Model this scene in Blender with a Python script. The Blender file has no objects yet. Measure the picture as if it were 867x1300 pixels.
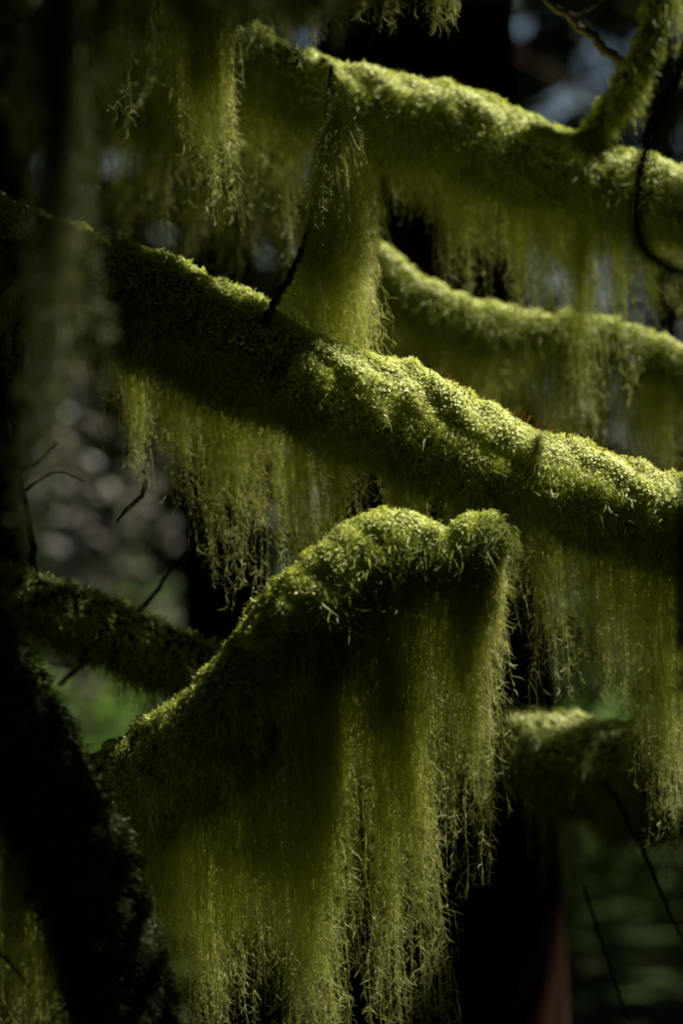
import bpy, math, numpy as np, time
from mathutils import Vector
T0=time.time()
R=np.random.default_rng(11)
scene=bpy.context.scene
CAMY=-4.0; CZ=2.0
SUN=np.array([0.49,0.15,0.83]); SUN/=np.linalg.norm(SUN)

# ---------- helpers ----------
def W(px,py,y):
    s=(4.0+y)/4.0
    return np.array([(px-433.5)/1000*s, y, CZ+(650-py)/1000*s])
def PX(p):
    s=(4.0+p[...,1])/4.0
    return p[...,0]/s*1000+433.5, 650-(p[...,2]-CZ)/s*1000, s
_k=R.normal(size=(8,3)); _k/=np.linalg.norm(_k,axis=1)[:,None]
_k*=R.uniform(.6,1.5,(8,1)); _f=R.uniform(0,6.28,8)
def sn(p,fr,sh=0.0):
    q=p@(_k.T*fr)+_f+sh*np.arange(1,9)
    return (np.sin(q+1.3*np.sin(q[...,::-1]*.7))).sum(-1)/4.0
def link(o,parent=None):
    scene.collection.objects.link(o)
    if parent is not None: o.parent=parent
    return o
def empty(name,loc=(0,0,0)):
    e=bpy.data.objects.new(name,None); e.empty_display_size=.1
    scene.collection.objects.link(e); return e
def grid_mesh(name,V,mat,closed=True,parent=None):
    nu,nt=V.shape[:2]
    v=V.reshape(-1,3)
    i=np.arange(nu-1)[:,None]; j=np.arange(nt if closed else nt-1)[None,:]
    j2=(j+1)%nt
    f=np.stack([i*nt+j,i*nt+j2,(i+1)*nt+j2,(i+1)*nt+j],-1).reshape(-1,4)
    return poly_mesh(name,v,f,mat,parent,True)
def poly_mesh(name,v,f,mat,parent=None,smooth=False,att=None):
    me=bpy.data.meshes.new(name)
    v=np.asarray(v,dtype=np.float32); f=np.asarray(f,dtype=np.int32)
    n=f.shape[1]
    me.vertices.add(len(v)); me.vertices.foreach_set("co",v.ravel())
    me.loops.add(f.size); me.loops.foreach_set("vertex_index",f.ravel())
    me.polygons.add(len(f)); me.polygons.foreach_set("loop_start",np.arange(0,f.size,n,dtype=np.int32))
    me.update(calc_edges=True)
    if smooth: me.polygons.foreach_set("use_smooth",np.ones(len(f),dtype=bool))
    if att is not None:
        a=me.attributes.new('tone','FLOAT','POINT'); a.data.foreach_set('value',att.astype(np.float32).ravel())
    me.materials.append(mat)
    return link(bpy.data.objects.new(name,me),parent)
def unit(a): return a/np.maximum(np.linalg.norm(a,axis=-1,keepdims=True),1e-9)
def curves(name,groups,mat,parent=None,wide=1.35,jit=.4):
    """thin leaf-like ribbons, one per strand; third entry = outward vector the blade faces"""
    Vs=[];Fs=[];At=[];b0=0
    for g in groups:
        P,r=g[0],g[1]
        n,m,_=P.shape
        T=unit(np.gradient(P,axis=1))
        ref=R.normal(size=(n,1,3)) if len(g)<3 else (g[2][:,None]+R.normal(0,jit,(n,1,3)))
        S=unit(np.cross(T,ref+np.zeros((1,m,1))))
        r=np.broadcast_to(r,(n,m))[...,None]*wide
        V=np.stack([P-S*r,P+S*r],2)
        base=b0+(np.arange(n)[:,None]*m+np.arange(m-1)[None])*2
        Fs.append(np.stack([base,base+1,base+3,base+2],-1).reshape(-1,4))
        At.append(np.repeat((R.uniform(0,.55,n)[:,None]+np.linspace(0,.35,m)[None]).reshape(-1),2))
        Vs.append(V.reshape(-1,3)); b0+=n*m*2
    return poly_mesh(name,np.concatenate(Vs),np.concatenate(Fs),mat,parent,False,np.concatenate(At))

# ---------- materials ----------
def newmat(name):
    m=bpy.data.materials.new(name); m.use_nodes=True
    nt=m.node_tree; nt.nodes.clear()
    out=nt.nodes.new('ShaderNodeOutputMaterial')
    return m,nt,out
def noise(nt,scale,detail=4,vec=None,rough=.6):
    n=nt.nodes.new('ShaderNodeTexNoise'); n.inputs['Scale'].default_value=scale
    n.inputs['Detail'].default_value=detail; n.inputs['Roughness'].default_value=rough
    if vec is not None: nt.links.new(vec,n.inputs['Vector'])
    return n
def ramp(nt,fac,stops):
    r=nt.nodes.new('ShaderNodeValToRGB'); nt.links.new(fac,r.inputs[0])
    el=r.color_ramp.elements
    while len(el)<len(stops): el.new(.5)
    for e,(p,c) in zip(el,stops): e.position=p; e.color=(*c,1)
    return r
def strand_mat(name,dark,mid,light,tr=.4,hair=True,sc=14,spec=.4):
    m,nt,out=newmat(name); L=nt.links.new
    geo=nt.nodes.new('ShaderNodeNewGeometry')
    n=noise(nt,sc,3,geo.outputs['Position'])
    if hair:
        at=nt.nodes.new('ShaderNodeAttribute'); at.attribute_name='tone'
        m2=nt.nodes.new('ShaderNodeMath'); m2.operation='MULTIPLY_ADD'
        L(n.outputs['Fac'],m2.inputs[0]); m2.inputs[1].default_value=.9; m2.inputs[2].default_value=-.35
        m3=nt.nodes.new('ShaderNodeMath'); m3.operation='ADD'
        L(at.outputs['Fac'],m3.inputs[0]); L(m2.outputs[0],m3.inputs[1])
        fac=m3.outputs[0]
    else:
        fac=n.outputs['Fac']
    rp=ramp(nt,fac,[(0,dark),(.5,mid),(1,light)])
    p=nt.nodes.new('ShaderNodeBsdfPrincipled'); L(rp.outputs[0],p.inputs['Base Color'])
    p.inputs['Roughness'].default_value=.45; p.inputs['Specular IOR Level'].default_value=spec
    sc_=nt.nodes.new('ShaderNodeMix'); sc_.data_type='RGBA'; sc_.blend_type='MULTIPLY'; sc_.inputs[0].default_value=1
    L(rp.outputs[0],sc_.inputs[6]); sc_.inputs[7].default_value=(tr*1.03,tr,tr*.85,1)
    t=nt.nodes.new('ShaderNodeBsdfTranslucent'); L(sc_.outputs[2],t.inputs['Color'])
    mx=nt.nodes.new('ShaderNodeAddShader')
    L(p.outputs[0],mx.inputs[0]); L(t.outputs[0],mx.inputs[1]); L(mx.outputs[0],out.inputs[0])
    return m
def rough_mat(name,stops,scale,stretch=(1,1,1),bump=.02,det=6):
    m,nt,out=newmat(name); L=nt.links.new
    geo=nt.nodes.new('ShaderNodeNewGeometry')
    mp=nt.nodes.new('ShaderNodeMapping'); mp.inputs['Scale'].default_value=stretch
    L(geo.outputs['Position'],mp.inputs[0])
    n=noise(nt,scale,det,mp.outputs[0],.65)
    rp=ramp(nt,n.outputs['Fac'],stops)
    p=nt.nodes.new('ShaderNodeBsdfPrincipled'); L(rp.outputs[0],p.inputs['Base Color'])
    p.inputs['Roughness'].default_value=.85; p.inputs['Specular IOR Level'].default_value=.2
    b=nt.nodes.new('ShaderNodeBump'); b.inputs['Strength'].default_value=.8; b.inputs['Distance'].default_value=bump
    L(n.outputs['Fac'],b.inputs['Height']); L(b.outputs[0],p.inputs['Normal'])
    L(p.outputs[0],out.inputs[0]); return m
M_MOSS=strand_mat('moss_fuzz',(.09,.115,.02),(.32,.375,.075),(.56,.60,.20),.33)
M_LIT=strand_mat('moss_sunlit_tops',(.48,.54,.09),(.80,.86,.23),(.90,.91,.50),.2,spec=.4)  # lighter copy of the fuzz colour; sunlight painted into the branch tops
M_HANG=strand_mat('hanging_moss',(.28,.31,.08),(.57,.60,.20),(.73,.74,.40),.5)
M_SHADEH=strand_mat('shaded_hanging_moss',(.07,.08,.02),(.18,.20,.06),(.30,.32,.13),.5)  # darker copy of the hanging moss; shade painted into the near strands
M_SHADEF=strand_mat('shaded_moss_fuzz',(.04,.05,.012),(.12,.14,.035),(.22,.24,.08),.3)  # darker copy of the fuzz; shade painted into the left limb's colour
M_CORE=rough_mat('moss_bed',[(.3,(.010,.014,.003)),(.7,(.03,.045,.008))],60,bump=.006)
M_TWIG=rough_mat('twig_bark',[(.3,(.02,.014,.010)),(.7,(.06,.045,.035))],80,bump=.002)
M_PALE=rough_mat('pale_twig_bark',[(.3,(.16,.13,.10)),(.7,(.38,.32,.25))],80,bump=.002)
M_BARK=rough_mat('cedar_bark',[(.3,(.035,.017,.011)),(.55,(.10,.045,.027)),(.8,(.18,.08,.05))],9,(3,3,.35),.04)
M_ALDER=rough_mat('alder_bark',[(.3,(.20,.19,.19)),(.7,(.48,.46,.46))],6,(1,1,1.5),.01)
M_LEAF=strand_mat('conifer_foliage',(.02,.04,.008),(.045,.075,.014),(.07,.12,.02),.4,False)
M_SHRUB=strand_mat('shrub_leaf',(.08,.14,.02),(.14,.24,.04),(.21,.33,.06),.9,False)
M_BLOCK=strand_mat('blocker_leaf',(.03,.06,.01),(.06,.10,.02),(.09,.14,.03),.3,False)  # leaf colour of the added sun blocker
M_ALEAF=strand_mat('alder_leaf',(.12,.12,.09),(.18,.17,.145),(.29,.27,.25),.8,False)
M_GROUND=rough_mat('forest_floor',[(.35,(.03,.022,.014)),(.5,(.045,.07,.016)),(.7,(.07,.14,.022))],.9,bump=.05)

# ---------- branch class ----------
def catmull(P,n):
    P=np.asarray(P,float)
    P=np.vstack([2*P[0]-P[1],P,2*P[-1]-P[-2]])
    d=np.linalg.norm(np.diff(P[1:-1,:3],axis=0),axis=1); cum=np.r_[0,np.cumsum(d)]
    q=np.linspace(0,cum[-1],n); k=np.clip(np.searchsorted(cum,q,side='right')-1,0,len(d)-1)
    t=((q-cum[k])/d[k])[:,None]
    a,b,c,e=P[k],P[k+1],P[k+2],P[k+3]
    return .5*(2*b+(c-a)*t+(2*a-5*b+4*c-e)*t**2+(3*b-a-3*c+e)*t**3), cum[-1]
class Branch:
    def __init__(s,ctrl,lump=.16,seed=0.,dr=7):
        C=[]
        for px,py,r,y in ctrl:
            C.append([*W(px,py,y), max(r-dr,r*.6)/1000*(4+y)/4])
        s.S,s.len=catmull(C,240); s.lump=lump; s.seed=seed
        c=s.S[:,:3]; T=unit(np.gradient(c,axis=0)); z=np.array([0,0,1.])
        N=unit(z-(T@z)[:,None]*T); B=np.cross(T,N); s.T,s.N,s.B=T,N,B
        s.px,s.py,_=PX(c)
    def U(s,px): return s.px.searchsorted(px)/239
    def at(s,u,th):
        x=np.clip(u,0,1)*239; i=np.clip(x.astype(int),0,238); f=(x-i)[...,None]
        g=lambda A:A[i]*(1-f)+A[i+1]*f
        S=g(s.S); N=g(s.N); B=g(s.B)
        d=np.cos(th)[...,None]*N+np.sin(th)[...,None]*B
        r=S[...,3]
        p0=S[...,:3]+d*r[...,None]
        k=1+s.lump*sn(p0,28,s.seed)*.7+ .06*sn(p0,85,s.seed)
        return S[...,:3]+d*(r*k)[...,None], unit(d)
    def core(s,name,mat,parent,nu=240,nt=40,shrink=.9):
        u=np.linspace(0,1,nu)[:,None]*np.ones((1,nt)); th=np.linspace(0,2*np.pi,nt,endpoint=False)[None,:]*np.ones((nu,1))
        p,d=s.at(u,th)
        x=(u*239).astype(int); c=s.S[np.clip(x,0,239)][...,:3]
        V=c+(p-c)*shrink
        V[0]=c[0]; V[-1]=c[-1]
        return grid_mesh(name,V,mat,True,parent)
def tufts(b,n,k=7,L=.0085,rad=.0005,u0=0,u1=1,spread=1.1,thr=None,hang=1.6):
    u=R.uniform(u0,u1,n)
    th=R.uniform(0,2*np.pi,n) if thr is None else R.normal(thr[0],thr[1],n)
    p,d=b.at(u,th)
    w=np.clip((.45-d[:,2])/1.1,0,1)[:,None]
    ax=unit(d*(1-.6*w)+np.array([0,0,-1.])*w*1.1+R.normal(0,.35,(n,3)))
    ln=L*R.uniform(.6,1.35,n)*(1+hang*w[:,0])*np.clip(.95+.45*sn(p,60,3.),.35,1.8)
    p=p+d*(R.uniform(-.006,.003,n)+.005*np.clip(sn(p,170,1.),-1,1))[:,None]
    root=np.repeat(p,k,0)+R.normal(0,.0024,(n*k,3))
    ax=unit(np.repeat(ax,k,0)+R.normal(0,spread*.5,(n*k,3)))
    ln=np.repeat(ln,k)*R.uniform(.55,1.15,n*k)
    perp=unit(np.cross(ax,R.normal(size=(n*k,3))))
    t=np.linspace(0,1,4)[None,:,None]
    A=R.uniform(.25,.7,n*k)[:,None,None]*ln[:,None,None]
    P=root[:,None]+ax[:,None]*(ln[:,None,None]*t)+perp[:,None]*A*np.sin(t*R.uniform(1.5,5.,n*k)[:,None,None])
    P[...,2]-=(t**2)[...,0]*(.35*ln[:,None])
    rr=rad*R.uniform(.7,1.35,n*k)[:,None]*np.array([.7,1.15,1.0,.15])[None]
    return (P,rr,np.repeat(d,k,0))
def leaflets(b,n,L=.005,rad=.00085,u0=0,u1=1,thr=(.35,.7)):
    """moss leaves lying on the outside of the cushion, coloured as sunlit tops"""
    u=R.uniform(u0,u1,n); th=R.normal(thr[0],thr[1],n)
    p,d=b.at(u,th)
    p=p+d*(.006+R.uniform(-.002,.0035,n)+.005*np.clip(sn(p,170,1.),-1,1)+.004*np.clip(sn(p,60,3.),-1,1))[:,None]
    ax=R.normal(size=(n,3)); ax=unit(ax-(ax*d).sum(1)[:,None]*d*.7)
    ln=L*R.uniform(.5,1.5,n)
    t=np.linspace(0,1,4)[None,:,None]
    P=p[:,None]+ax[:,None]*ln[:,None,None]*t-d[:,None]*(ln*R.uniform(-.2,.5,n))[:,None,None]*t**2
    rr=rad*R.uniform(.5,1.3,n)[:,None]*np.array([.35,1.1,.9,.1])[None]
    return (P,rr,d*1.4)
def strands(root,tip_xy,L,drift,M=12,conv=.8,wob=.008,rad=.00029,pw=.8):
    n=len(root); t=np.linspace(0,1,M)[None,:]
    P=np.zeros((n,M,3)); cc=conv*t**pw
    for a in (0,1):
        P[...,a]=root[:,a:a+1]*(1-cc)+tip_xy[:,a:a+1]*cc
        w=np.cumsum(R.normal(0,1,(n,M)),1)/math.sqrt(M); w-=w[:,:1]
        P[...,a]+=w*wob*(.3+L[:,None]*4)*.9
    P[...,0]+=drift[:,None]*L[:,None]*t
    P[...,2]=root[:,2:3]-L[:,None]*t
    rr=rad*R.uniform(.6,1.3,(n,1))*(1-.6*t)
    return P,rr
def branchlets(P,per_m,L=.012,rad=.0002,down=.6):
    n,M,_=P.shape
    ln=np.linalg.norm(np.diff(P,axis=1),axis=2).sum(1)
    cnt=np.maximum(1,(ln*per_m*R.uniform(.6,1.4,n)).astype(int)); idx=np.repeat(np.arange(n),cnt); N=len(idx)
    t=R.uniform(.02,1,N)*(M-1.001); i=t.astype(int); f=(t-i)[:,None]
    p=P[idx,i]*(1-f)+P[idx,i+1]*f
    d=R.normal(0,1,(N,3)); d[:,2]=-np.abs(d[:,2])*.6-down; d=unit(d)
    l=L*R.uniform(.4,1.6,N); perp=unit(np.cross(d,R.normal(size=(N,3))))
    tt=np.linspace(0,1,4)[None,:,None]
    Q=p[:,None]+d[:,None]*l[:,None,None]*tt+perp[:,None]*(l*R.uniform(.05,.38,N))[:,None,None]*np.sin(tt*R.uniform(1.5,4,N)[:,None,None])
    rr=rad*R.uniform(.7,1.3,(N,1))*np.array([1,1,.8,.2])[None]
    return Q,rr
def curtain(b,prof,ntas,nst=12,width=.018,drift=.03,th=(np.pi+1.3,.22),per_m=130,jag=.85,seed=0.,frag=1.0,bl=.012):
    prof=np.array(prof,float)
    dens=np.interp(b.px,prof[:,0],prof[:,2],left=0,right=0); cdf=np.cumsum(dens); cdf/=cdf[-1]
    ut=np.interp(R.uniform(0,1,ntas),cdf,np.linspace(0,1,240))
    tht=R.normal(th[0],th[1],ntas)
    pc,_=b.at(ut,tht)
    cx,cy,sc=PX(pc)
    bot=np.interp(cx,prof[:,0],prof[:,1])
    Lt=np.maximum((bot-cy)/1000*sc,.03)
    q=.5+.5*np.clip(sn(np.stack([cx/1000,cx*0,cx*0],1),75,seed),-1,1)
    Lt=Lt*(1-jag*(1-q)*R.uniform(.4,1,ntas))*np.clip(R.lognormal(-.02,.28,ntas),.35,1.3)
    k=R.integers(int(nst*.4),int(nst*1.6)+1,ntas)
    id=np.repeat(np.arange(ntas),k); n=len(id)
    u=ut[id]+R.normal(0,width,n)/b.len; tt=tht[id]+R.normal(0,.2,n)
    root,_=b.at(np.clip(u,0,1),tt)
    L=Lt[id]*R.uniform(.25,1,n)**.6*frag
    dr=(drift+R.normal(0,.04,ntas))[id]
    tip=pc[id].copy()
    P,rr=strands(root,tip,L,dr)
    Q,qr=branchlets(P,per_m,bl)
    return [(P,rr),(Q,qr)]
def tube(name,pts,mat,parent,nt=8,n=40,rough=.15):
    C=[[*W(a,b_,y), r/1000*(4+y)/4] for a,b_,r,y in pts]
    S,_=catmull(C,n); T=unit(np.gradient(S[:,:3],axis=0)); ref=np.array([0,1.,0.02])
    N=unit(np.cross(T,ref)); B=np.cross(T,N)
    th=np.linspace(0,2*np.pi,nt,endpoint=False)[None,:,None]
    S[:,:3]+=R.normal(0,1,(n,3))*S[:,3:4]*rough
    V=S[:,None,:3]+(np.cos(th)*N[:,None]+np.sin(th)*B[:,None])*S[:,None,3:4]
    V[0]=S[0,:3]; V[-1]=S[-1,:3]
    return grid_mesh(name,V,mat,True,parent),S
def XZ(px,y): return (px-433.5)/1000*(4+y)/4

YA,YB,YD,YE,YF,YH,YK=0.,.38,.68,-.42,-.62,.6,.05
# ---------- canopy gaps ----------
SH=[]
def shaft(px,py,y,r): SH.append([*W(px,py,y),r])
for x,y in [(425,480),(455,475),(490,485),(525,500),(560,515),(595,533),(620,547)]: shaft(x,y,YA-.03,.048)
for x,y in [(735,592),(755,600),(785,612),(820,625),(850,640)]: shaft(x,y,YA-.03,.048)
for x,y in [(450,110),(490,115),(530,120),(570,130),(610,145),(650,165),(690,180),(730,195),(770,210),(810,222),(850,235)]: shaft(x,y,YB,.045)
for x,y in [(340,50),(395,85)]: shaft(x,y,YB,.02)
for x,y in [(420,690),(445,670),(480,655),(515,665),(550,680),(590,665),(620,660)]: shaft(x,y,YE-.02,.055)
for x,y in [(615,720),(610,780),(600,850),(590,920),(575,980),(560,900)]: shaft(x,y,YE+.02,.04)
for x,y in [(230,1090),(270,1150),(240,1220),(290,1260),(350,1150),(370,1230),(480,1050),(495,1130),(505,1210),(400,1000),(345,980),(440,900),(500,830),(420,1060)]: shaft(x,y,YE+.05,.04)
for x,y in [(20,1130),(70,1190),(30,1230),(90,1250),(120,1290),(10,1180),(60,1290)]: shaft(x,y,YF+.05,.05)
for x,y in [(150,500),(180,530),(220,550),(260,580),(300,610),(340,660),(380,620),(430,610),(520,640),(240,510),(360,700)]: shaft(x,y,.06,.045)
for x,y in [(700,740),(740,780),(785,810),(815,900),(825,980),(840,740),(720,700),(800,730),(760,850)]: shaft(x,y,.06,.05)
for x,y in [(430,150),(435,210),(445,270),(440,330),(440,390),(410,400)]: shaft(x,y,0,.035)
for x,y in [(250,80),(265,140),(240,40),(270,190),(210,100)]: shaft(x,y,YK+.02,.04)
for x,y in [(500,240),(560,260),(620,280),(680,300),(730,340),(770,300),(750,400),(750,460),(750,520),(820,330),(350,190),(300,170),(380,250)]: shaft(x,y,YB+.05,.042)
for x,y in [(500,345),(550,370),(600,390),(650,400),(700,400),(750,410),(800,425),(850,445)]: shaft(x,y,YD,.035)
for x,y in [(560,470),(650,470),(740,480),(200,130),(250,150),(310,200)]: shaft(x,y,YD+.02,.025)
for x,y in [(640,895),(680,893),(720,900)]: shaft(x,y,YH,.04)
for x,y in [(150,930),(200,895),(250,855),(300,805)]: shaft(x,y,YE+.02,.016)
for x,y in [(60,275),(110,295),(180,320),(240,350),(290,370)]: shaft(x,y,YA,.014)
for x,y in [(790,90),(820,40),(770,140)]: shaft(x,y,YB,.04)
for x,y in [(40,60),(90,120),(85,230),(80,330),(82,430)]: shaft(x,y,-1.58,.025)
BG=[(-1.07,12,1.2,.45),(-1.4,12,1.0,.35),(-.7,12,.9,.3),(-3,22,.1,1.4),(3.5,22,.1,1.2),(0,19,.1,.8),(-1.7,16,1.4,.45),(-1.75,16,2.1,.4),(-1.3,16,2.6,.2),(-1.3,16,1.0,.35),(-2.1,16,1.7,.3),(-2.0,16,2.5,.25)]
for i in range(10): BG.append((1.1+.28*i,15.4+.1*(i%3),.35,.5))
for z_ in (.65,.8): BG.append((XZ(690,2.4),2.38,z_,.02))
SH=np.array(SH+[list(g) for g in BG])
def open_to_sun(c,half,extra=0.,amin=.6):
    keep=np.ones(len(c),bool)
    for s_ in SH:
        d=c-s_[:3]; al=d@SUN
        dist=np.linalg.norm(d-al[:,None]*SUN,axis=1)
        keep&=~((al>amin)&(dist<s_[3]+half*.5+extra))
    return keep
def leaves(name,c,size,mat,parent=None,flat=.0,asp=.5,gap=True,extra=.05):
    size=np.broadcast_to(size,(len(c),)).copy()
    if gap:
        k=open_to_sun(c,size,extra); c=c[k]; size=size[k]
    n=len(c)
    a=unit(R.normal(size=(n,3))*np.array([1,1,1-flat])); b_=unit(np.cross(a,R.normal(size=(n,3))))
    b_[:,2]*=(1-flat); b_=unit(b_)
    h=size[:,None]*.5
    V=np.stack([c-a*h,c+b_*h*asp+a*h*.2,c+a*h,c-b_*h*asp+a*h*.2],1).reshape(-1,3)
    return poly_mesh(name,V,np.arange(n*4).reshape(-1,4),mat,parent)

# ---------- the mossy branches ----------
def mossy(name,b,fz,hangs=None,new=None,moss=M_MOSS,hmat=M_HANG,coremat=M_CORE):  # new: bright leaflets with sunlight painted into their colour
    e=empty(name)
    b.core('limb',coremat,e)
    curves('moss_cover',fz,moss,e)
    if new: curves('sunlit_moss_leaves',new,M_LIT,e,jit=.22)
    if hangs: curves('hanging_moss',hangs,hmat,e)
    return e
PI=np.pi
A=Branch([(-1500,-60,95,.35),(-900,60,80,.25),(-350,200,58,.12),(-60,275,50,.06),(0,303,49,.05),(100,352,62,.04),(200,393,68,.03),(300,437,66,.02),(400,490,60,.0),(500,527,62,0),(600,570,58,0),(700,608,56,0),(800,645,55,0),(867,662,54,0),(1000,705,50,0),(1300,800,40,.05),(1700,900,20,.1)],.12,1.)
fz=[tufts(A,12500,7,u0=A.U(-60),u1=A.U(920)),tufts(A,2500,8,L=.0075,u0=A.U(380),u1=A.U(920),thr=(.5,.8))]
lit=[leaflets(A,90000,u0=A.U(370),u1=A.U(920),thr=(.45,.65)),leaflets(A,12000,u0=A.U(-60),u1=A.U(400),thr=(.2,.6))]
hg=curtain(A,[(-60,480,.5),(60,500,.4),(125,540,1),(170,660,1.2),(220,690,1),(290,740,1.2),(350,800,1.2),(420,760,1),(520,740,1),(600,740,.8),(660,820,1),(700,920,1.4),(760,900,1.2),(800,1000,1.3),(835,1110,1.3),(880,920,1.1),(950,850,1)],290,12,.015,.05,seed=1.)
hg+=curtain(A,[(-60,430,1),(867,740,1),(950,760,1)],90,6,.012,.0,th=(PI-.2,.7),seed=2.,per_m=60)
e_main=mossy('mossy_branch',A,fz,hg,lit)
_,tw=tube('dead_twig',[(330,420,6,-.03),(352,378,5,-.03),(378,330,4,-.02),(398,262,3.5,-.01),(406,200,3,0),(414,140,2.6,0),(421,82,1.5,.01)],M_TWIG,e_main,8,60,.25)
n=1000; t0=R.beta(1.1,1.15,n); P0=np.stack([np.interp(t0,np.linspace(0,1,60),tw[:,k]) for k in range(3)],1)
foot_px=343+ (R.beta(1.2,1.0,n))*138; x0,_,_=PX(P0)
foot_px=np.maximum(foot_px,x0-8)
z_end=CZ+(650-(405+np.clip((foot_px-340)*.55,0,80)+R.uniform(-20,40,n)))/1000
Lw=np.maximum(P0[:,2]-z_end,.02)
lim=x0+64*(1-np.exp(-Lw*1000/60))+4+R.normal(0,6,n); foot_px=np.minimum(foot_px,lim+R.exponential(6,n))
tip=np.stack([(foot_px-433.5)/1000,R.normal(-.02,.01,n)],1)
P,rr=strands(P0,tip,Lw*R.uniform(.35,1,n),np.zeros(n),14,1.0,.010,.00028,pw=.5)
P[:,:,1]+=.006
Q,qr=branchlets(P,130,.013,.0002)
curves('draped_moss',[(P,rr),(Q,qr)],M_HANG,e_main)

B=Branch([(-1300,-500,80,.7),(-600,-260,60,.55),(-100,-130,36,.42),(150,-40,30,YB),(230,5,28,YB),(300,48,31,YB),(400,105,35,YB),(480,133,41,YB),(560,151,46,YB),(640,185,45,YB),(720,213,41,YB),(800,236,41,YB),(880,260,41,YB),(1050,330,38,YB),(1500,480,18,.45)],.15,2.)
fz=[tufts(B,9000,7,.010,u0=B.U(120),u1=B.U(950)),tufts(B,2500,8,.009,u0=B.U(400),u1=B.U(920),thr=(.4,.8))]
lit=[leaflets(B,50000,u0=B.U(380),u1=B.U(920),thr=(.3,.6))]
hg=curtain(B,[(130,260,1),(200,300,1),(260,270,.8),(300,340,1),(340,380,1.2),(390,360,1),(460,380,1),(520,370,1.2),(600,410,1.2),(660,470,1.3),(700,480,1.3),(740,520,1.3),(755,600,1.6),(780,480,1.2),(840,460,1.1),(900,460,1)],280,12,.015,.06,seed=4.)
hg+=curtain(B,[(748,585,1),(760,585,1)],6,20,.006,.0,jag=0)
e_b=mossy('mossy_branch',B,fz,hg,lit)
B2=Branch([(735,190,16,YB),(765,150,18,YB),(795,105,17,YB),(820,60,16,YB),(832,10,13,YB),(840,-60,10,YB),(870,-160,6,YB)],.15,3.,dr=8)
fz=[tufts(B2,2200,7,.009)]
hg=curtain(B2,[(735,230,1),(800,210,1),(870,200,1)],25,10,.01,.0,seed=4.)
B2.core('side_limb',M_CORE,e_b); curves('side_limb_moss',fz,M_MOSS,e_b); curves('side_limb_hanging_moss',hg,M_HANG,e_b)
curves('side_limb_sunlit_moss',[leaflets(B2,4000,thr=(-.6,.8))],M_LIT,e_b)  # bright leaflets, sunlit look painted in

D=Branch([(-900,-380,60,YD+.1),(-300,-120,40,YD),(0,20,26,YD),(150,105,22,YD),(250,160,24,YD),(350,232,22,YD),(450,300,20,YD),(500,348,19,YD),(560,388,20,YD),(620,405,19,YD),(700,412,18,YD),(780,424,17,YD),(880,462,16,YD),(1100,560,8,YD)],.15,5.,dr=8)
fz=[tufts(D,6000,7,.012,u0=D.U(50),u1=D.U(930))]
lit=[leaflets(D,12000,u0=D.U(450),u1=D.U(920)),leaflets(D,3000,u0=D.U(130),u1=D.U(350))]
hg=curtain(D,[(60,220,1),(130,310,1),(200,360,1),(300,380,1),(380,420,.8),(470,470,1),(520,580,1.4),(600,620,1.4),(680,620,1.4),(760,620,1.4),(867,660,1.2)],200,11,.016,.05,seed=6.)
mossy('mossy_branch',D,fz,hg,lit)

E=Branch([(20,1130,60,YE+.2),(100,1055,58,YE+.14),(180,992,58,YE+.08),(255,932,58,YE+.04),(325,862,58,YE+.02),(390,782,58,YE),(445,722,50,YE),(495,688,40,YE),(535,692,27,YE),(572,690,20,YE),(605,675,14,YE),(630,663,8,YE)],.13,7.)
fz=[tufts(E,13500,7,.0085,hang=2.2),tufts(E,3000,8,.008,u0=.58,u1=1,thr=(.3,.9))]
lit=[leaflets(E,42000,u0=.6,u1=1,thr=(.45,.65)),leaflets(E,9000,u0=.1,u1=.6,thr=(.1,.5))]
TE=(PI+1.05,.42)
hg=curtain(E,[(100,1300,1),(180,1340,1.3),(280,1340,1.3),(330,1240,1.2),(375,1340,1.3),(420,1120,1.3),(460,1160,1.3),(505,1210,1.3),(545,1000,1.2),(580,1040,1.2),(605,1080,1.5),(632,800,1.4)],320,12,.015,.04,th=TE,seed=8.)
hg+=curtain(E,[(455,1340,1),(475,1340,1)],8,18,.008,.07,jag=0,th=TE)
hg+=curtain(E,[(345,1340,1),(375,1340,1)],8,18,.010,.03,jag=0,th=TE)
hg+=curtain(E,[(585,1050,1),(605,1050,1)],6,16,.010,.01,jag=0,th=TE)
hg+=curtain(E,[(612,790,1),(634,830,1)],28,14,.014,.06,jag=.3,th=TE)
hg+=curtain(E,[(100,1200,1),(300,1040,1),(632,760,1)],100,7,.012,.0,th=(PI/2+.3,.5),seed=3.)
mossy('broken_mossy_branch',E,fz,hg,lit)

F=Branch([(-700,480,100,.1),(-350,560,78,-.3),(-120,700,62,YF+.1),(-40,825,68,YF+.05),(30,945,70,YF),(90,1075,70,YF),(135,1200,68,YF),(172,1320,66,YF),(215,1480,66,YF),(270,1800,70,YF+.1),(300,2150,80,-.3),(320,2800,110,-.1)],.12,9.)
fu=F.py.searchsorted(1400)/239
fz=[tufts(F,9000,7,.009,u0=.15,u1=fu,hang=.8)]
hg=curtain(F,[(-200,1200,1),(-40,1340,1.4),(40,1345,1.4),(100,1365,1.2),(140,1400,.8)],150,13,.02,.0,th=(PI+.6,.5),seed=5.)
mossy('mossy_branch',F,fz,hg,None,moss=M_SHADEF)  # darker moss paints this limb as shaded
G=Branch([(-900,500,50,.4),(-350,640,38,.3),(-60,725,30,.22),(40,757,33,.2),(120,785,38,.2),(190,820,40,.2),(260,845,34,.2),(330,880,30,.2),(450,960,20,.25)],.15,11.)
fz=[tufts(G,5000,7,.009,u0=.5)]
hg=curtain(G,[(-60,830,.6),(100,860,.6),(170,930,1),(240,900,1),(330,980,1)],40,12,.015,.0,seed=5.)
mossy('mossy_branch',G,fz,hg)
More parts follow.
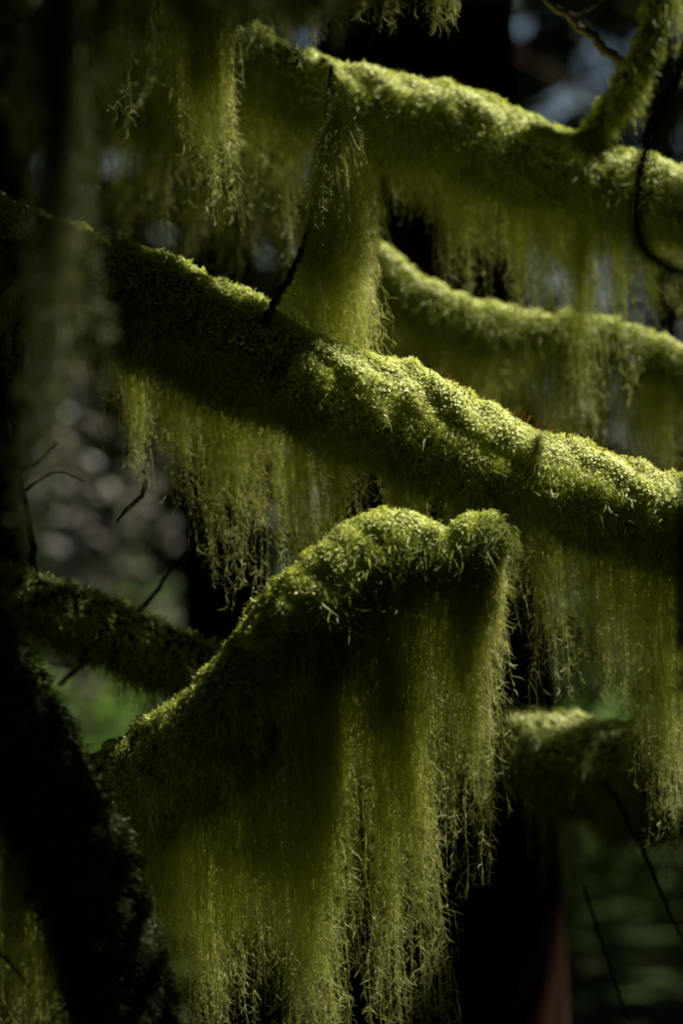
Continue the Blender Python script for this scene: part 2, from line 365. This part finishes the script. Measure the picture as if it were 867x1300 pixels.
H=Branch([(430,885,14,YH),(500,892,18,YH),(580,912,24,YH),(640,935,42,YH),(700,955,58,YH),(780,975,66,YH),(880,985,70,YH),(1100,1000,75,.65),(1700,1060,90,.9)],.13,13.)
fz=[tufts(H,6000,7,.012,u1=.6)]
hg=curtain(H,[(430,1000,1),(600,1060,1),(700,1120,1),(735,1240,1.2),(800,1080,.8),(900,1110,.8)],60,12,.015,.05,seed=5.)
mossy('mossy_branch',H,fz,hg,[leaflets(H,9000,u1=.5)])
K=Branch([(-700,-330,50,.1),(-200,-150,34,.08),(100,-70,26,.05),(250,-38,24,.05),(400,-45,22,.05),(520,-60,18,.05),(700,-110,8,.05)],.15,15.)
fz=[tufts(K,3000,7,.010,u0=.4)]
hg=curtain(K,[(60,140,.6),(140,180,.8),(200,190,1),(240,210,1.6),(280,225,1.8),(320,130,1),(420,60,1),(540,40,.8),(600,30,.5)],75,12,.012,.05,seed=5.)
hg+=curtain(K,[(235,225,1),(285,225,1)],18,16,.010,.04,jag=.1)
mossy('mossy_branch',K,fz,hg)
J=Branch([(-1500,-300,45,-1.5),(-600,-180,36,-1.6),(-50,-90,30,-1.6),(100,-60,26,-1.6),(250,-60,22,-1.6),(450,-40,18,-1.6),(700,-80,8,-1.6)],.15,17.)
fz=[tufts(J,2500,6,.009,u0=.4)]
hg=curtain(J,[(-60,180,1),(20,240,1),(50,280,1),(110,320,1),(160,110,1),(220,60,1),(420,30,1),(520,20,.5)],44,10,.006,.0,th=(PI,.6),seed=5.)
hg+=curtain(J,[(74,560,1),(88,560,1)],12,16,.003,.0,jag=.1,th=(PI,.3))
mossy('mossy_branch',J,fz,hg,None,hmat=M_SHADEH)  # darker strands paint this branch as shaded
Nn=Branch([(925,-150,10,-1.2),(895,0,10,-1.2),(860,90,10,-1.2),(822,180,11,-1.2),(808,250,11,-1.2),(812,305,11,-1.2),(840,335,10,-1.2),(900,350,10,-1.2),(1200,380,14,-1.1)],.2,19.,dr=3)
mossy('mossy_branch',Nn,[tufts(Nn,250,6,.005)],None,coremat=M_TWIG)
Nm=Branch([(960,480,14,-1.2),(905,560,16,-1.2),(880,640,17,-1.2),(876,720,17,-1.2),(882,850,14,-1.2),(920,1000,14,-1.2)],.2,21.,dr=3)
mossy('mossy_branch',Nm,[tufts(Nm,500,6,.006)],None,coremat=M_TWIG)

def trunk(name,x,y,r,h,mat,parent=None,nu=90,nt=56,lean=(0,0),ridge=.05,seed=0.):
    z=np.linspace(-.3,h,nu)[:,None]*np.ones((1,nt)); th=np.linspace(0,2*np.pi,nt,endpoint=False)[None,:]*np.ones((nu,1))
    rr=r*(1-.75*np.clip(z,0,h)/h)*(1+.55*np.exp(-np.clip(z,0,9)/(r*2.2)))
    p=np.stack([np.cos(th)*3.0,np.sin(th)*3.0,z*.7],-1)
    rr=rr*(1+ridge*sn(p,3.5,seed)+ridge*.7*np.abs(np.sin(th*9+1.5*sn(p,1.,seed)))+.4*ridge*np.abs(np.sin(th*21+z)))
    V=np.stack([x+lean[0]*z+rr*np.cos(th)+.05*np.sin(z*.8+seed),y+lean[1]*z+rr*np.sin(th),z],-1)
    return grid_mesh(name,V,mat,True,parent)
tt=empty('mossy_tree'); trunk('trunk',-2.15,.45,.28,9,M_BARK,tt,seed=3.)
def conifer(name,x,y,r,h,mat=M_BARK,seed=0.,lo=.45,nl=26,foliage=2600,lean=(0,0),ls=.22):
    e=empty(name); trunk('trunk',x,y,r,h,mat,e,seed=seed,lean=lean)
    cs=[];V=[];Fc=[]
    for i in range(nl):
        z=h*(lo+(1-lo)*i/nl*.97); a=i*2.4+seed; Ln=(h-z)*.28+.9+R.uniform(0,.6)
        q=np.linspace(0,1,8)[:,None]
        c=np.array([[x+lean[0]*z,y+lean[1]*z,z]])+q*Ln*np.array([[math.cos(a),math.sin(a),.05]])+np.array([[0,0,-1.]])*q**2*Ln*.35
        rr=(r*.16*(1-q[:,0])+.012); ang=np.arange(6)*np.pi/3
        sd=np.array([-math.sin(a),math.cos(a),0]); up=np.array([0,0,1.])
        ring=c[:,None]+rr[:,None,None]*(np.cos(ang)[None,:,None]*sd+np.sin(ang)[None,:,None]*up)
        b0=sum(len(v) for v in V); V.append(ring.reshape(-1,3))
        I=np.arange(7)[:,None]*6+np.arange(6)[None]; J_=np.arange(7)[:,None]*6+(np.arange(6)[None]+1)%6
        Fc.append((b0+np.stack([I,J_,J_+6,I+6],-1)).reshape(-1,4))
        m=int(foliage/nl); t=R.uniform(.15,1.05,m)
        pc=np.stack([np.interp(t,q[:,0],c[:,k]) for k in range(3)],1)
        pc+=sd*(R.normal(0,1,m)*(.1+.28*(1.1-t)))[:,None]*1.2; pc[:,2]-=np.abs(R.normal(0,.16,m))
        cs.append(pc)
    poly_mesh('limbs',np.concatenate(V),np.concatenate(Fc),mat,e)
    cc=np.concatenate(cs); leaves('foliage',cc,R.uniform(.6,1.4,len(cc))*ls,M_LEAF,e,.3,.45)
    return e
conifer('cedar_tree',XZ(535,2.4),2.4,.225,16,seed=1.,lo=.5)
conifer('cedar_tree',XZ(295,4.2),4.2,.125,12,seed=2.,lo=.5)
conifer('cedar_tree',XZ(515,6.0),6.0,.14,13,seed=3.,lo=.45)
conifer('cedar_tree',XZ(-10,7.0),7.0,.17,13,seed=4.,lo=.4)
conifer('cedar_tree',XZ(1000,9),9,.16,14,seed=5.,lo=.4)
conifer('alder_tree',-2.06,20,.19,13,M_ALDER,seed=6.,lo=.55)
for i,(x,y) in enumerate([(-3.6,13),(-.9,16.5),(4.2,15),(.2,22),(3.0,25),(-5,24),(-1.2,28),(5.6,9),(-6,8),(-4.5,-3),(4.8,-4),(1.5,-8),(-2.5,-9),(6.5,3.5),(-7,1.5)]):
    conifer('conifer_tree',x,y,R.uniform(.16,.3),R.uniform(12,17),seed=i*1.7,lo=.22,foliage=2200,ls=.34)
cs=[];sz=[];TV=[];TF=[]
nt_=0
for i in range(130):
    a=R.uniform(0,2*np.pi); d=R.uniform(26,60)
    x,y=d*math.cos(a),d*math.sin(a); h=R.uniform(14,26)
    q=R.uniform(0,1,600)**1.2; z=.6+q*(h-.6); w=(h-z)*.16+.5
    an=R.uniform(0,6.28,600); rd=w*np.sqrt(R.uniform(0,1,600))
    cs.append(np.stack([x+rd*np.cos(an),y+rd*np.sin(an),z],1)); sz.append(R.uniform(.5,1.2,600))
    ang=np.arange(8)*np.pi/4
    v=[[x+rr_*math.cos(t),y+rr_*math.sin(t),zz] for zz,rr_ in ((-.5,.35),(h*.5,.22),(h,.04)) for t in ang]
    for r_ in range(2):
        for j in range(8): TF.append([nt_+r_*8+j,nt_+r_*8+(j+1)%8,nt_+(r_+1)*8+(j+1)%8,nt_+(r_+1)*8+j])
    TV+=v; nt_+=24
df=empty('distant_trees'); poly_mesh('trunks',TV,TF,M_BARK,df)
leaves('foliage',np.concatenate(cs),np.concatenate(sz),M_LEAF,df,.3,.6,gap=False)
n=46000
a=R.uniform(math.radians(90+22),math.radians(450-22),n); d=R.uniform(6.2,9,n)
z=R.uniform(0,9.5,n)
c=np.stack([d*np.cos(a),-1.5+d*np.sin(a),z],1)
n2=9000; c2=np.stack([R.uniform(-9,9,n2),R.uniform(25,30,n2),R.uniform(.3,10,n2)],1)
c2=c2[sn(c2,.9)>-.75]
skyb=empty('sky_block_conifers')  # foliage ring around the camera, out of view, added to block sky light
leaves('foliage',np.concatenate([c,c2]),np.r_[R.uniform(.3,.55,n),R.uniform(.3,.6,len(c2))],M_LEAF,skyb,.2,.6)
for i in range(26):
    an=math.radians(115+i*11.8); r_=7.4+.5*math.sin(i*3.)
    x,y=r_*math.cos(an),-1.5+r_*math.sin(an)
    if abs(x)<2.6 and y>0: continue
    trunk('stem',x,y,.07,9,M_BARK,skyb,30,12,seed=i)
can=empty('shade_canopy')  # leaf layers added overhead to block sun, gaps shaped along the shafts
n=40000
zz=R.uniform(5.2,7.6,n); k=(zz-2)/SUN[2]
c=np.stack([R.uniform(-1.8,2.2,n)+k*SUN[0],R.uniform(-2.4,2.4,n)+k*SUN[1],zz],1)
leaves('blocker_foliage',c,R.uniform(.07,.15,n),M_LEAF,can,.5,.6,extra=.04)
n=80000
c=np.stack([R.uniform(-14,20,n),R.uniform(-12,36,n),R.uniform(7.8,11,n)],1)
leaves('high_foliage',c,R.uniform(.3,.55,n),M_LEAF,can,.5,.6,extra=.07)
blk=empty('sun_blocker')  # unseen leaf screen added just above frame to shape the sun patches
n=46000
zz=R.uniform(3.15,3.65,n); k=(zz-2)/SUN[2]
c=np.stack([R.uniform(-1.15,1.15,n)+k*SUN[0],R.uniform(-.95,1.15,n)+k*SUN[1],zz],1)
leaves('leaves',c,R.uniform(.026,.05,n),M_BLOCK,blk,.5,.6,extra=-.006)
for i in range(5):
    y0=-.6+.42*i
    V=np.stack([[x_,y0+.3*x_*.3+.05*math.sin(4*x_+i),3.4+.05*math.cos(3*x_+i)] for x_ in np.linspace(-.9,3.4,30)])
    an=np.arange(6)*np.pi/3
    rg=V[:,None]+.005*np.stack([np.zeros(6),np.cos(an),np.sin(an)],1)[None]
    grid_mesh('limb_%d'%(i+1),rg,M_TWIG,True,blk)
trunk('trunk',3.3,.9,.07,4.2,M_TWIG,blk,seed=8.)
g=np.linspace(-1,1,150); gx=np.sign(g)*np.abs(g)**2.2*220
X,Y=np.meshgrid(gx,gx,indexing='ij')
p=np.stack([X,Y,X*0],-1)
Z=.10*sn(p,.35)+.012*sn(p,2.)
Z=np.where(np.hypot(X,Y)>70,0.,Z)
grid_mesh('ground',np.stack([X,Y,Z],-1),M_GROUND,False)
def shrub(name,pts,size=.09,per=900,mat=M_SHRUB,parent=None):
    cc=[]
    for x,y,w,h in pts:
        q=R.normal(size=(per,3))*np.array([w*.45,w*.45,h*.3]); q[:,2]+=h*.6
        cl=sn(q,9/w)>-.2; q=q[cl]; q[:,2]=np.clip(q[:,2],.03,None)
        cc.append(q+np.array([x,y,0]))
    cc=np.concatenate(cc); return leaves(name,cc,R.uniform(.6,1.4,len(cc))*size,mat,parent,.4,.6,gap=False)
shrub('huckleberry_shrub',[(-1.1,12,.6,1.2),(-1.6,12.4,.5,1.0)])
fe=[(R.uniform(-7,8),R.uniform(8,30),R.uniform(.4,1.0),R.uniform(.25,.8)) for _ in range(110)]+[(1.0+.3*i,15.3+.2*(i%2),.5,.65) for i in range(10)]
shrub('fern_undergrowth',fe,.12,300)
sp=empty('alder_sapling'); trunk('trunk',-1.65,16,.03,3.6,M_ALDER,sp,seed=2.)
shrub('leaves',[(-1.7,16,.6,3.0),(-1.35,16.1,.5,2.4),(-2.1,16,.5,3.0)],.12,330,M_ALEAF,sp)

def twig(name,lst,mat=M_TWIG):
    e=empty(name)
    for i,pts in enumerate(lst): tube('stem_%d'%(i+1),pts,mat,e,6,26,.3)
twig('dead_twig',[[(8,465,3.5,.2),(10,540,4,.2),(25,600,4,.2),(38,660,4,.2),(45,740,5,.2)],[(25,600,3,.2),(50,585,2,.2),(75,560,1.4,.22)],[(38,660,3,.2),(10,675,2.2,.2),(-5,720,1.8,.2)],[(30,625,2.2,.2),(70,600,1.8,.2),(110,612,1,.23)],[(10,540,2.2,.2),(-10,520,1.6,.2)]])
twig('dead_twig',[[(70,872,3,.5),(120,832,3,.5),(175,780,3,.5),(210,735,2.4,.5),(242,690,1.6,.5)],[(120,832,1.8,.5),(90,845,1.4,.5),(60,842,1,.5)]])
twig('dead_twig',[[(148,665,1.2,.1),(160,648,2.6,.1),(182,625,3.2,.1),(186,590,3.2,.1),(192,568,1.5,.1)]],M_PALE)
twig('dead_twig',[[(680,-10,4,.35),(720,20,5,.35),(755,52,6,.35),(790,82,7,.35)],[(720,20,2,.35),(745,15,1.5,.35),(770,-5,1,.35)]],M_PALE)
twig('dead_twig',[[(768,990,3,.4),(800,1050,3,.4),(825,1100,3,.4),(852,1165,2,.4),(880,1220,1,.4)],[(740,1120,2,.6),(770,1220,2,.6),(800,1300,2,.6)]])
twig('dead_twig',[[(610,890,2,.4),(650,870,3,.4),(690,840,3,.4),(710,800,2,.4)],[(650,870,2,.4),(640,890,1,.4)],[(-5,1205,2,-.72),(20,1230,2,-.72),(38,1255,1.4,-.72)]],M_TWIG)
n=160; u=R.uniform(A.U(520),A.U(860),n); p,d=A.at(u,R.normal(.1,.4,n))
t=np.linspace(0,1,4)[None,:,None]; dd=unit(d+R.normal(0,.4,(n,3)))
P=p[:,None]+dd[:,None]*(R.uniform(.014,.022,n)[:,None,None]*t)
M_SP=rough_mat('sporophyte',[(.3,(.24,.08,.02)),(.7,(.45,.18,.05))],50,bump=.001)
curves('sporophytes',[(P,np.ones((n,4))*np.array([.3,.3,.5,.9])*.0008)],M_SP,e_main)

cd=bpy.data.cameras.new('camera'); cam=bpy.data.objects.new('camera',cd); scene.collection.objects.link(cam)
cam.location=(0,CAMY,CZ); cam.rotation_euler=(math.radians(90),0,0)
cd.sensor_fit='VERTICAL'; cd.sensor_height=36; cd.lens=36*4/1.3
cd.clip_start=.05; cd.clip_end=1000
cd.dof.use_dof=True; cd.dof.focus_distance=3.78; cd.dof.aperture_fstop=3.0
scene.camera=cam
sd=bpy.data.lights.new('sun','SUN'); sd.energy=5; sd.angle=math.radians(.5); sd.color=(1,.95,.84)
so=bpy.data.objects.new('sun',sd); scene.collection.objects.link(so); so.location=(3,3,12)
so.rotation_euler=Vector(SUN).to_track_quat('Z','Y').to_euler()
w=bpy.data.worlds.new("World"); scene.world=w; w.use_nodes=True
nt=w.node_tree; bg=nt.nodes['Background']; sky=nt.nodes.new('ShaderNodeTexSky'); sky.sky_type='NISHITA'
sky.sun_disc=False; sky.sun_elevation=math.asin(SUN[2]); sky.sun_rotation=math.atan2(SUN[0],SUN[1])
nt.links.new(sky.outputs[0],bg.inputs[0]); bg.inputs[1].default_value=.055
scene.view_settings.view_transform='Standard'; scene.view_settings.look='None'; scene.view_settings.exposure=0
